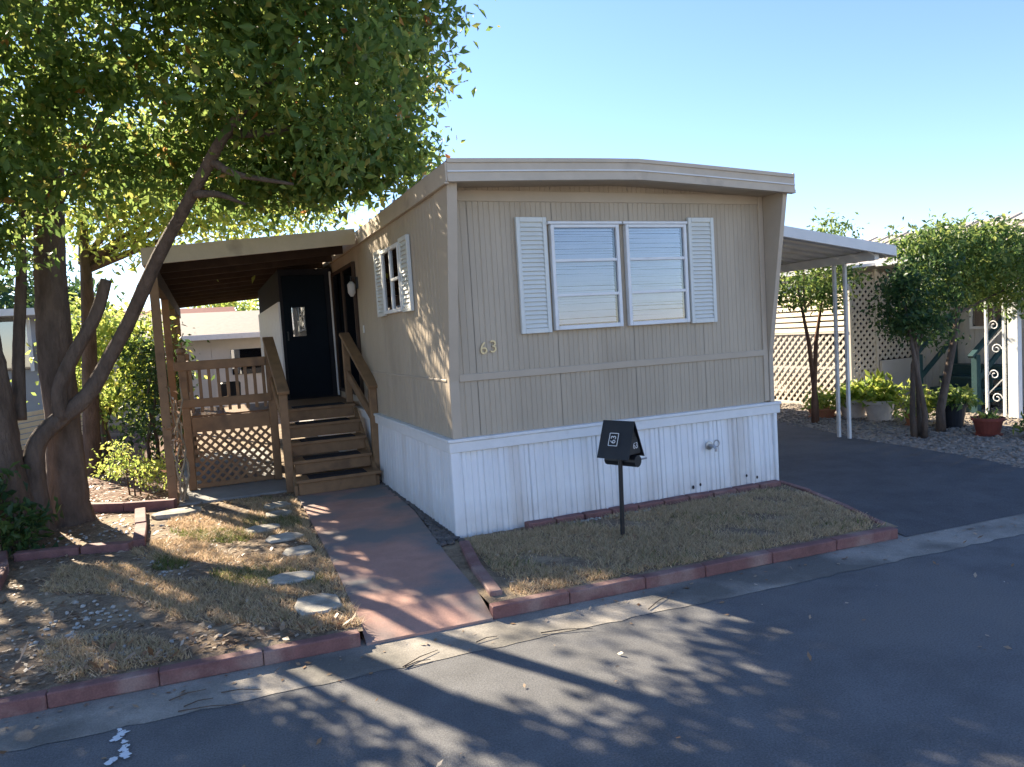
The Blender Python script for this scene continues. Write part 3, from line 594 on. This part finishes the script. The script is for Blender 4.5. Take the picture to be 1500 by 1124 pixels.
tree('broadleaf_tree','dark leafy tree added behind the shade tree trunks to shade the left yard',(-3.9,12.2,G),5,[(-3.5,11.4,4.0,1.2,1.1,.8),(-3.2,12.6,4.4,1.0,1.0,.7),(-4.4,12.0,4.9,1.3,1.3,1.0)],500,'leaf',.1,r=.13,clump=.22)  # added tree: its foliage blocks the sun from the left yard
tree('broadleaf_shrub','tall yellow-green shrub behind the awning post and mulch bed',(-1.8,15.2,G),2.5,[(-1.8,15.2,1.6,.85,.8,.8),(-1.2,15.3,2.1,.7,.7,.7),(-2.0,15.1,2.5,.55,.6,.6),(-1.0,15.2,1.2,.6,.6,.6)],700,'leafl',.13,stems=3,cat='shrub',r=.05)
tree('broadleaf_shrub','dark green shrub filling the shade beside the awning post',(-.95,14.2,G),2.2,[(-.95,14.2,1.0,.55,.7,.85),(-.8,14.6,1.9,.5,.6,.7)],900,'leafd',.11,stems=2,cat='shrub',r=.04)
tree('low_shrub','low sunlit yellowish shrub in the mulch bed beside the awning post',(-.98,10.75,G),.8,[(-1.0,10.75,.42,.38,.33,.3),(-.75,10.7,.36,.25,.25,.24),(-1.2,10.8,.55,.2,.2,.22)],2600,'leafl',.055,stems=3,cat='shrub',r=.012,clump=.09)
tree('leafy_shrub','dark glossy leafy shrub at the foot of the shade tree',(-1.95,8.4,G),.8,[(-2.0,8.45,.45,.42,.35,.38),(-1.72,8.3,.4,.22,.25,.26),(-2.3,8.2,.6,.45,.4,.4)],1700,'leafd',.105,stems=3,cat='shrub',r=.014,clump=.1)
tree('broadleaf_tree','round green tree far behind the neighbouring roofs',(1.2,40,G),5,[(1.2,40,3.2,2.2,2,1.6)],90,'leafl',.3,r=.2,clump=.4)
tree('broadleaf_tree','dark tree beyond the grey house behind the trunks',(-5.5,26,G),5,[(-5.5,26,3.6,2.6,2,1.8),(-7.5,26,4.4,2.2,2,1.8)],100,'leafd',.26,r=.2,clump=.4)
# ------------------------------------------------------------------ trees and plants on the right
tree('small_tree','slim red-barked twin-stem tree beside the carport posts in front of the lattice',(9.54,9.6,.08),2.5,[(9.25,9.6,2.35,.5,.45,.38),(9.85,9.6,2.45,.55,.5,.4),(9.5,9.7,2.75,.5,.5,.35),(10.3,9.8,3.1,.45,.5,.5)],2300,'leafr',.085,'bark2',2,r=.055,clump=.12)
tree('small_tree','dark multi-stem small tree at the edge of the driveway',(9.29,7.41,.08),2.2,[(9.2,7.45,2.0,.5,.45,.5),(9.6,7.5,1.75,.42,.45,.5),(9.05,7.4,1.95,.35,.4,.4),(9.5,7.5,2.4,.45,.4,.35)],3000,'leafd',.08,'bark',3,r=.05,clump=.11)
tree('small_tree','leaning small tree with a broad bright crown beside the red pot',(9.95,7.58,.08),2.8,[(10.5,7.6,2.5,.75,.65,.5),(11.2,7.6,2.5,.75,.7,.6),(9.8,7.7,2.75,.5,.5,.35),(11.8,7.6,2.2,.6,.6,.5),(10.6,7.8,2.9,.6,.5,.3),(11.6,7.7,2.85,.6,.5,.3),(10.1,7.6,2.3,.5,.5,.4)],2500,'leafr',.085,'bark',1,r=.075,clump=.13)
def pot(label,x,y,r,h,m,lm,pr,ph,size,n=420,group=None):
    t=thing('potted_plant',label,'potted plant',(x,y,.07),group)
    p=MB().lathe((x,y,.07),[(r*.66,0),(r*.7,.01),(r*.93,h*.82),(r*1.05,h*.83),(r*1.05,h),(r*.93,h),(r*.9,h*.9)],22).obj('pot',m,t,smooth=False)
    MB().lathe((x,y,.055),[(r*.85,0),(r*.9,.025)],18).obj('saucer',m,t)
    d=unit(rng.normal(size=(n,3))); d[:,2]=np.abs(d[:,2]); q=d*np.array([pr,pr,ph])*rng.uniform(.35,1,(n,1))+np.array([x,y,.05+h])
    v,f=leaves(q,size,.42,.35,.8); rawmesh('foliage',v,f,lm,t)
    for k in range(7):
        e=q[(k*11)%n]; MB().tube([(x,y,h),(x*.5+e[0]*.5,y*.5+e[1]*.5,h*.5+e[2]*.5+.1),tuple(e)],.006,5).obj('stem','leafd',t)
    return t
pot('bright leafy plant in a large whitewashed pot in front of the tall lattice',10.37,9.02,.25,.33,'potw','fern',.36,.45,.15)
pot('bright leafy plant in a whitewashed pot behind the carport posts',10.38,9.57,.25,.32,'potw','fern',.32,.32,.14)
pot('low plant in a terracotta bowl under the twin-stem tree',10.1,10.0,.26,.16,'terra','leafl',.3,.42,.11,300)
pot('green fern in a black pot between the leaning tree and the teal steps',10.43,7.75,.2,.36,'potk','leafr',.33,.3,.12)
pot('sparse plant in a dark red clay pot on the gravel',10.07,6.95,.2,.24,'potr','leafl',.18,.12,.07,60)
pot('yellowish shrub in a small pot behind the dark multi-stem tree',10.2,8.2,.17,.2,'terra','leafl',.34,.55,.1,380)
pot('low spreading plant in a shallow terracotta bowl at the gravel edge',10.25,6.35,.2,.12,'terra','leafr',.32,.24,.09,260)
# ------------------------------------------------------------------ neighbour on the right
nb=thing('neighbour_home','pale mobile home with tan ribbed roof behind the small trees','mobile home',(15,14,.06))
NX=13.0
for i,y in enumerate(np.arange(7.2,21,1.2)):
    MB().ribbed(ribs(y+.003,y+1.197,NX,1,'y',.2,.015),.75,2.75).obj('wall_panel','pale',nb)
    MB().ribbed(ribs(y+.003,y+1.197,NX-.02,1,'y',.15,.02),.06,.745).obj('skirt_panel','pale',nb)
for i,x in enumerate(np.arange(NX,17,1.0)):
    MB().ribbed(ribs(x+.003,x+.997,7.2,1,'x',.2,.015),.75,2.75).obj('wall_panel','pale',nb); MB().ribbed(ribs(x+.003,x+.997,7.18,1,'x',.15,.02),.06,.745).obj('skirt_panel','pale',nb)
box('wall_core','pale',nb,NX+.03,16.97,7.23,21,.1,2.8,0)
nr=MB().add([(NX-.3,6.9,2.86),(15,6.9,3.62),(17.3,6.9,2.86),(NX-.3,21.3,2.86),(15,21.3,3.62),(17.3,21.3,2.86)],[(0,1,4,3),(1,2,5,4),(0,2,1),(3,4,5),(0,3,5,2)]).obj('roof','roofm',nb)
for y in np.arange(7.1,21.2,.42): MB().beam((NX-.3,y,2.875),(15,y,3.635),.05,.03).obj('roof_rib','roofm',nr)
box('eave_fascia','greywall',nb,NX-.36,NX-.3,6.85,21.3,2.72,2.9); MB().prism([(NX-.36,6.84,2.72),(15,6.84,3.46),(17.3,6.84,2.72),(17.3,6.84,2.86),(15,6.84,3.64),(NX-.36,6.84,2.88)],(0,.05,0)).obj('gable_fascia','white',nb)
for y0,y1 in ((8.4,9.2),(12.2,13.4)):
    wq=MB().box(NX-.03,NX-.012,y0,y1,1.5,2.4).obj('window','dark',nb); MB().box(NX-.04,NX-.034,y0,y1,1.5,2.4).obj('pane','dglass',wq)
    for a,b,c,d in ((y0-.05,y0,1.45,2.45),(y1,y1+.05,1.45,2.45),(y0,y1,1.45,1.499),(y0,y1,2.401,2.45)): MB().box(NX-.06,NX-.01,a,b,c,d).obj('frame','white',wq)
# lattice screened side porch of the neighbour
ls=thing('lattice_porch','beige lattice screen with cream slat blind on the neighbour side porch','lattice screen',(11.25,10.4,.06))
lattice(ls,(11.25,10.5,.12),(0,1,0),(0,0,1),4.2,1.38,.165,.044,.012,'latt')
for i in range(9): beam('blind_slat','cream',ls,(11.23,10.5,1.58+i*.11),(11.23,14.7,1.58+i*.11),.02,.085,up=(.3,0,1))
box('screen_rail','latt',ls,11.215,11.28,10.45,14.7,1.5,1.56); box('screen_rail','latt',ls,11.215,11.28,10.45,14.7,.06,.12); box('screen_rail','latt',ls,11.2,11.3,10.45,14.7,2.58,2.68)
lattice(ls,(11.3,10.4,.12),(1,0,0),(0,0,1),.62,2.5,.15,.05,.012,'latt'); lattice(ls,(11.96,10.4,.95),(1,0,0),(0,0,1),1.0,1.67,.15,.05,.012,'latt')
box('skirt_box','pale',ls,11.95,12.98,10.3,10.36,.06,.93)
for x in (11.27,11.93): box('screen_post','latt',ls,x-.03,x+.03,10.37,10.43,.06,2.68)
box('screen_floor','greywall',ls,11.32,12.98,10.45,14.7,.6,.7); box('screen_back','dark',ls,12.9,12.97,10.5,14.7,.7,2.6,0)
MB().add([(11.0,10.1,2.69),(12.7,10.1,2.8),(12.7,15,2.8),(11.0,15,2.69),(11.0,10.1,2.74),(12.7,10.1,2.85),(12.7,15,2.85),(11.0,15,2.74)],[(0,3,2,1),(4,5,6,7),(0,1,5,4),(1,2,6,5),(2,3,7,6),(3,0,4,7)]).obj('porch_roof','alu',ls)
# teal steps
ts=thing('entry_steps','dark teal wooden steps with handrails to the neighbour home','steps',(12.3,8.9,.06))
for k in range(4):
    box('tread','teal',ts,11.95+.25*k,12.98,8.5,9.5,.06+.19*k+.14,.06+.19*(k+1)); box('riser','teal',ts,11.97+.25*k,11.99+.25*k,8.52,9.48,.06+.19*k,.06+.19*k+.139)
for y in (8.46,9.54):
    for x,z in ((11.98,1.05),(12.9,1.75)): box('rail_post','teal',ts,x-.05,x+.05,y-.05,y+.05,.06,z)
    beam('hand_rail','teal',ts,(11.85,y,1.02),(12.95,y,1.8),.1,.05); beam('mid_rail','teal',ts,(11.98,y,.6),(12.9,y,1.3),.04,.09)
# scrolled white iron porch column
ic=thing('iron_column','white wrought iron porch column with scrolls on the gravel','column',(11.8,7.9,.06))
for y,w_ in ((8.15,.04),(7.86,.04)): box('upright','white',ic,11.8-w_/2,11.8+w_/2,y-w_/2,y+w_/2,.06,2.7)
box('box_post','white',ic,11.76,11.86,7.62,7.78,.06,2.7)
for z in (.55,1.35,2.1):
    for s in (1,-1):
        sp=[]
        for i in range(22):
            t=i/21*2.6*math.pi; r=.085*(1-i/21*.75); sp.append((11.8,8.005+s*(.02)+r*math.cos(t)*s,z+s*.19+r*math.sin(t)))
        MB().tube(sp,.009,5).obj('scroll','white',ic)
    MB().tube([(11.8,8.12,z-.12),(11.8,8.005,z),(11.8,7.89,z+.12)],.009,5).obj('scroll_bar','white',ic)
box('column_roof','alu',ic,11.5,13.0,7.3,10.0,2.7,2.78)
# ------------------------------------------------------------------ houses behind on the left
bh=thing('neighbour_house','low white house with tan shingle roof behind the porch','house',(0,22,.06))
for x in np.arange(-3.0,6,1.6): box('wall_panel','pale',bh,x,x+1.59,22.0,22.1,.06,2.24,0)
box('wall_core','pale',bh,-3,6.5,22.11,30,.06,2.2,0)
MB().add([(-3.4,21.6,2.34),(6.9,21.6,2.34),(6.9,26,3.15),(-3.4,26,3.15),(-3.4,30.4,2.34),(6.9,30.4,2.34)],[(0,1,2,3),(3,2,5,4),(0,3,4),(1,5,2)]).obj('roof','shingle',bh)
box('eave_fascia','white',bh,-3.42,6.92,21.54,21.6,2.2,2.34); box('window','dglass',bh,.7,1.5,21.96,21.998,1.2,1.9)
rh=thing('red_roof_house','house with a dark red roof beyond the white house','house',(-1.5,34,.06))
box('wall','pale',rh,-8,.6,34,40,.06,2.9,0); MB().prism([(-8.3,33.7,2.9),(-8.3,37,3.9),(-8.3,40.3,2.9)],(9.8,0,0)).obj('roof','redroof',rh)
gh=thing('grey_house','grey house with a white framed porch window behind the tree trunks','house',(-6,19,.06))
box('wall','greywall',gh,-12,-3.3,19,26,.06,2.3,0); box('eave','white',gh,-12.3,-3.0,18.5,26,2.9,3.05); box('wall_upper','greywall',gh,-12,-3.6,19.3,26,2.3,2.9,0)
wq=box('window','dglass',gh,-5.2,-3.5,18.93,18.98,1.75,2.8)
for x in (-5.25,-4.4,-3.5): box('frame','white',wq,x,x+.07,18.88,18.929,1.7,2.85)
for x in (-8.5,-3.15): box('porch_post','white',gh,x,x+.1,18.55,18.65,.06,2.9)
fn=thing('slat_fence','low cream slat fence at the back of the mulch bed','fence',(-3,19.5,.06))
for k in range(7): beam('slat','cream',fn,(-3.8,17.2,.16+k*.11),(-2.6,20.5,.16+k*.11),.03,.09)
for x,y in ((-3.83,17.15),(-3.2,18.85),(-2.6,20.5)): box('fence_post','cream',fn,x-.05,x+.05,y-.05,y+.05,.06,.95)
# home across the street: seen only mirrored in the front windows
ah=thing('neighbour_home','pale home across the street, mirrored in the front windows','mobile home',(3,-11,.03))
for x in np.arange(-3,9,1.5): box('wall_panel','pale',ah,x,x+1.49,-11,-10.9,.03,2.6,0)
MB().prism([(-3.3,-10.6,2.6),(-3.3,-13,3.5),(-3.3,-15.4,2.6)],(12.6,0,0)).obj('roof','white',ah)
for x in (-1.5,2.2,6): box('window','dglass',ah,x,x+1.4,-10.895,-10.86,1.2,2.2)
# ------------------------------------------------------------------ grass, litter, gravel
def inpoly(p,poly):
    x,y=p[:,0],p[:,1]; r=np.zeros(len(p),bool); j=len(poly)-1
    for i in range(len(poly)):
        xi,yi=poly[i]; xj,yj=poly[j]
        c=((yi>y)!=(yj>y))&(x<(xj-xi)*(y-yi)/(yj-yi+1e-12)+xi); r^=c; j=i
    return r
def tufts(poly,n,k=14,sd=.022):
    c=scatter(poly,n//k); p=np.repeat(c,k,0)+rng.normal(size=(len(c)*k,2))*sd; return p[inpoly(p,poly)]
def scatter(poly,n):
    a=np.array(poly); lo,hi=a.min(0),a.max(0); p=lo+rng.random((n*3,2))*(hi-lo); p=p[inpoly(p,poly)]; return p[:n]
def patch(p,s,seed): return np.sin(p[:,0]*s+seed)*np.cos(p[:,1]*s*1.3+seed*2)+.6*np.sin(p[:,0]*s*2.7+p[:,1]*s*2.1+seed)
STONES=[(.58,5.2,.2),(.5,5.92,.2),(.62,6.66,.17),(.55,7.24,.19),(.42,7.72,.18),(.6,8.3,.18),(.62,8.76,.18),(-.41,9.05,.22)]
def blades(name,label,p,h,m,z=.085):
    for sx_,sy_,sr_ in STONES: p=p[np.hypot(p[:,0]-sx_,p[:,1]-sy_)>sr_*rng.uniform(.75,1.05,len(p))]
    n=len(p); hh=h*rng.uniform(.4,1.4,(n,1)); a=rng.random(n)*6.28; w=np.stack([np.cos(a),np.sin(a),np.zeros(n)],1)*.004
    b=np.concatenate([p,np.full((n,1),z)],1); ln=rng.normal(size=(n,3))*np.array([1,1,0])*hh*.75
    v=np.stack([b-w,b+w,b+ln+np.array([0,0,1])*hh],1).reshape(-1,3)
    o=rawmesh(name,v,np.arange(3*n).reshape(n,3),m); o['kind']='stuff'; o['label']=label; o['category']='grass'; return o
strip=[(1.86,yk(1.86)+.02),(5.2,yk(5.2)+.02),(5.66,6.25),(5.6,6.12),(2.6,6.14),(2.0,6.2)]
lawn=[(-.9,yk(-.9)+.03),(.8,yk(.8)+.03),(.86,9.4),(-.4,9.4),(-.66,7.7),(-1.3,7.8),(-1.4,6)]
p=np.concatenate([tufts(strip,36000),scatter(strip,14000)]); k=patch(p,3.1,.7); p=p[k>-.75+rng.normal(size=len(p))*.3]; blades('dry_grass','short dry tan grass in the strip before the white skirting',p,.035,'grass')
p=np.concatenate([tufts(lawn,44000),scatter(lawn,14000)]); k=patch(p,2.2,1.)+.5*(p[:,0]+.3); blades('dry_grass','patchy dry grass in the left lawn',p[k>-.25],.038,'grass')
p=scatter([(-.6,6.3),(.75,5.6),(.8,9.3),(-.4,9.2)],16000); k=patch(p,2.6,4.); blades('green_grass','greener tufts of grass in the left lawn',p[k>.45],.05,'green')
p=scatter(strip,3500); k=patch(p,3,2.); blades('green_grass','green tufts in the grass strip',p[k>.6],.05,'green')
def flakes(name,label,p,z,size,m,flat=.25):
    n=len(p); P3=np.concatenate([p,np.full((n,1),z)],1)
    a=rng.random(n)*6.28; d=np.stack([np.cos(a),np.sin(a),rng.normal(size=n)*flat],1); w=np.stack([-np.sin(a),np.cos(a),rng.normal(size=n)*flat],1)
    L=size*rng.uniform(.5,1.4,(n,1)); v=np.stack([P3,P3+d*L*.5+w*L*.25,P3+d*L,P3+d*L*.5-w*L*.25],1); v[:,:,2]=np.maximum(v[:,:,2],z)+.002; v=v.reshape(-1,3)
    i=np.arange(n)*4; o=rawmesh(name,v,np.concatenate([np.stack([i,i+1,i+2],1),np.stack([i,i+2,i+3],1)]),m); o['kind']='stuff'; o['label']=label; o['category']='leaf litter'; return o
flakes('leaf_litter','dry leaves and bark chips over the left yard',scatter([(-4,yk(-4)+.05),(.75,yk(.7)+.05),(.8,9.4),(-4,12)],9000),.088,.045,'litter')
flakes('leaf_litter','curled brown leaves gathered along the kerb of the left yard',np.stack([x:=rng.uniform(-3,.75,420), yk(x)+.03+np.abs(rng.normal(size=420))*.22],1),.1,.06,'litter',.5)
flakes('leaf_litter','mulch chips in the bed behind the tree',scatter([(-3,9.8),(-.5,9.7),(-.6,15),(-4,15)],5000),.092,.06,'litter')
pg=np.concatenate([np.stack([x:=rng.uniform(-3,7,150), yk(x)-.14-np.abs(rng.normal(size=150))*.14],1), np.stack([x:=rng.uniform(-2,6,50), yk(x)-.4-rng.random(50)*1.5],1)])
flakes('leaf_litter','scattered dry leaves along the gutter',pg,.006,.036,'litter',.4)
flakes('leaf_litter','dry leaves caught in the grass strip',scatter(strip,260),.1,.04,'litter')
ico=bmesh.new(); bmesh.ops.create_icosphere(ico,subdivisions=1,radius=1); iv=np.array([v.co for v in ico.verts]); fi=np.array([[v.index for v in f.verts] for f in ico.faces]); ico.free()
def pebbles(name,label,p,z,size,m):
    n=len(p); s=size*rng.uniform(.5,1.4,(n,1,1))*rng.uniform(.6,1.3,(n,1,3))*np.array([1,1,.6])
    v=iv[None]*s*(1+rng.normal(size=(n,len(iv),1))*.12)+np.concatenate([p,np.full((n,1),z)],1)[:,None]
    o=rawmesh(name,v.reshape(-1,3),(fi[None]+(np.arange(n)*len(iv))[:,None,None]).reshape(-1,3),m); o['kind']='stuff'; o['label']=label; o['category']='gravel'; return o
pebbles('gravel','dark loose stones between the walkway and the side skirting',scatter([(1.9,6.1),(1.97,6.1),(1.97,9.3),(1.94,9.3),(1.92,7.5),(1.82,6.5),(1.76,6.1)],420),.1,.026,'dpeb')
pebbles('gravel','grey gravel covering the bed right of the driveway',scatter([(7.8,yk(7.8)),(14,yk(14)),(14,8),(11.5,12),(9.4,12),(9.0,9.7),(8.6,7.9),(8.45,6.25),(8.2,5.25)],6500),.066,.028,'peb')
cl=[np.array(c)+rng.normal(size=(k,2))*np.array(s) for c,k,s in (((-.95,5.6),90,(.16,.3)),((-.6,6.9),60,(.18,.25)),((-1.1,8.6),60,(.3,.25)),((-.55,5.0),40,(.3,.1)))]
pebbles('pebbles','white pebbles strewn in the left yard',np.concatenate(cl),.092,.015,'chip')
pebbles('pebbles','white pebbles along the foot of the front skirting',np.concatenate([np.array(c)+rng.normal(size=(60,2))*np.array((.14,.025)) for c in ((3.1,6.12),(3.7,6.12),(4.9,6.1))]),.09,.013,'chip')
tw=MB()
for k in range(9):
    x=random.uniform(-.6,2.6); y=yk(x)-random.uniform(.15,.6); a=random.uniform(-.5,.5); L=random.uniform(.1,.35)
    tw.tube([(x,y,.012),(x+L*.5*math.cos(a),y+L*.5*math.sin(a)+.01,.018),(x+L*math.cos(a),y+L*math.sin(a),.012)],[.004,.003,.002],5)
o=struct(tw.obj('twigs','bark'),'stuff'); o['label']='small dry twigs lying in the gutter'; o['category']='twigs'
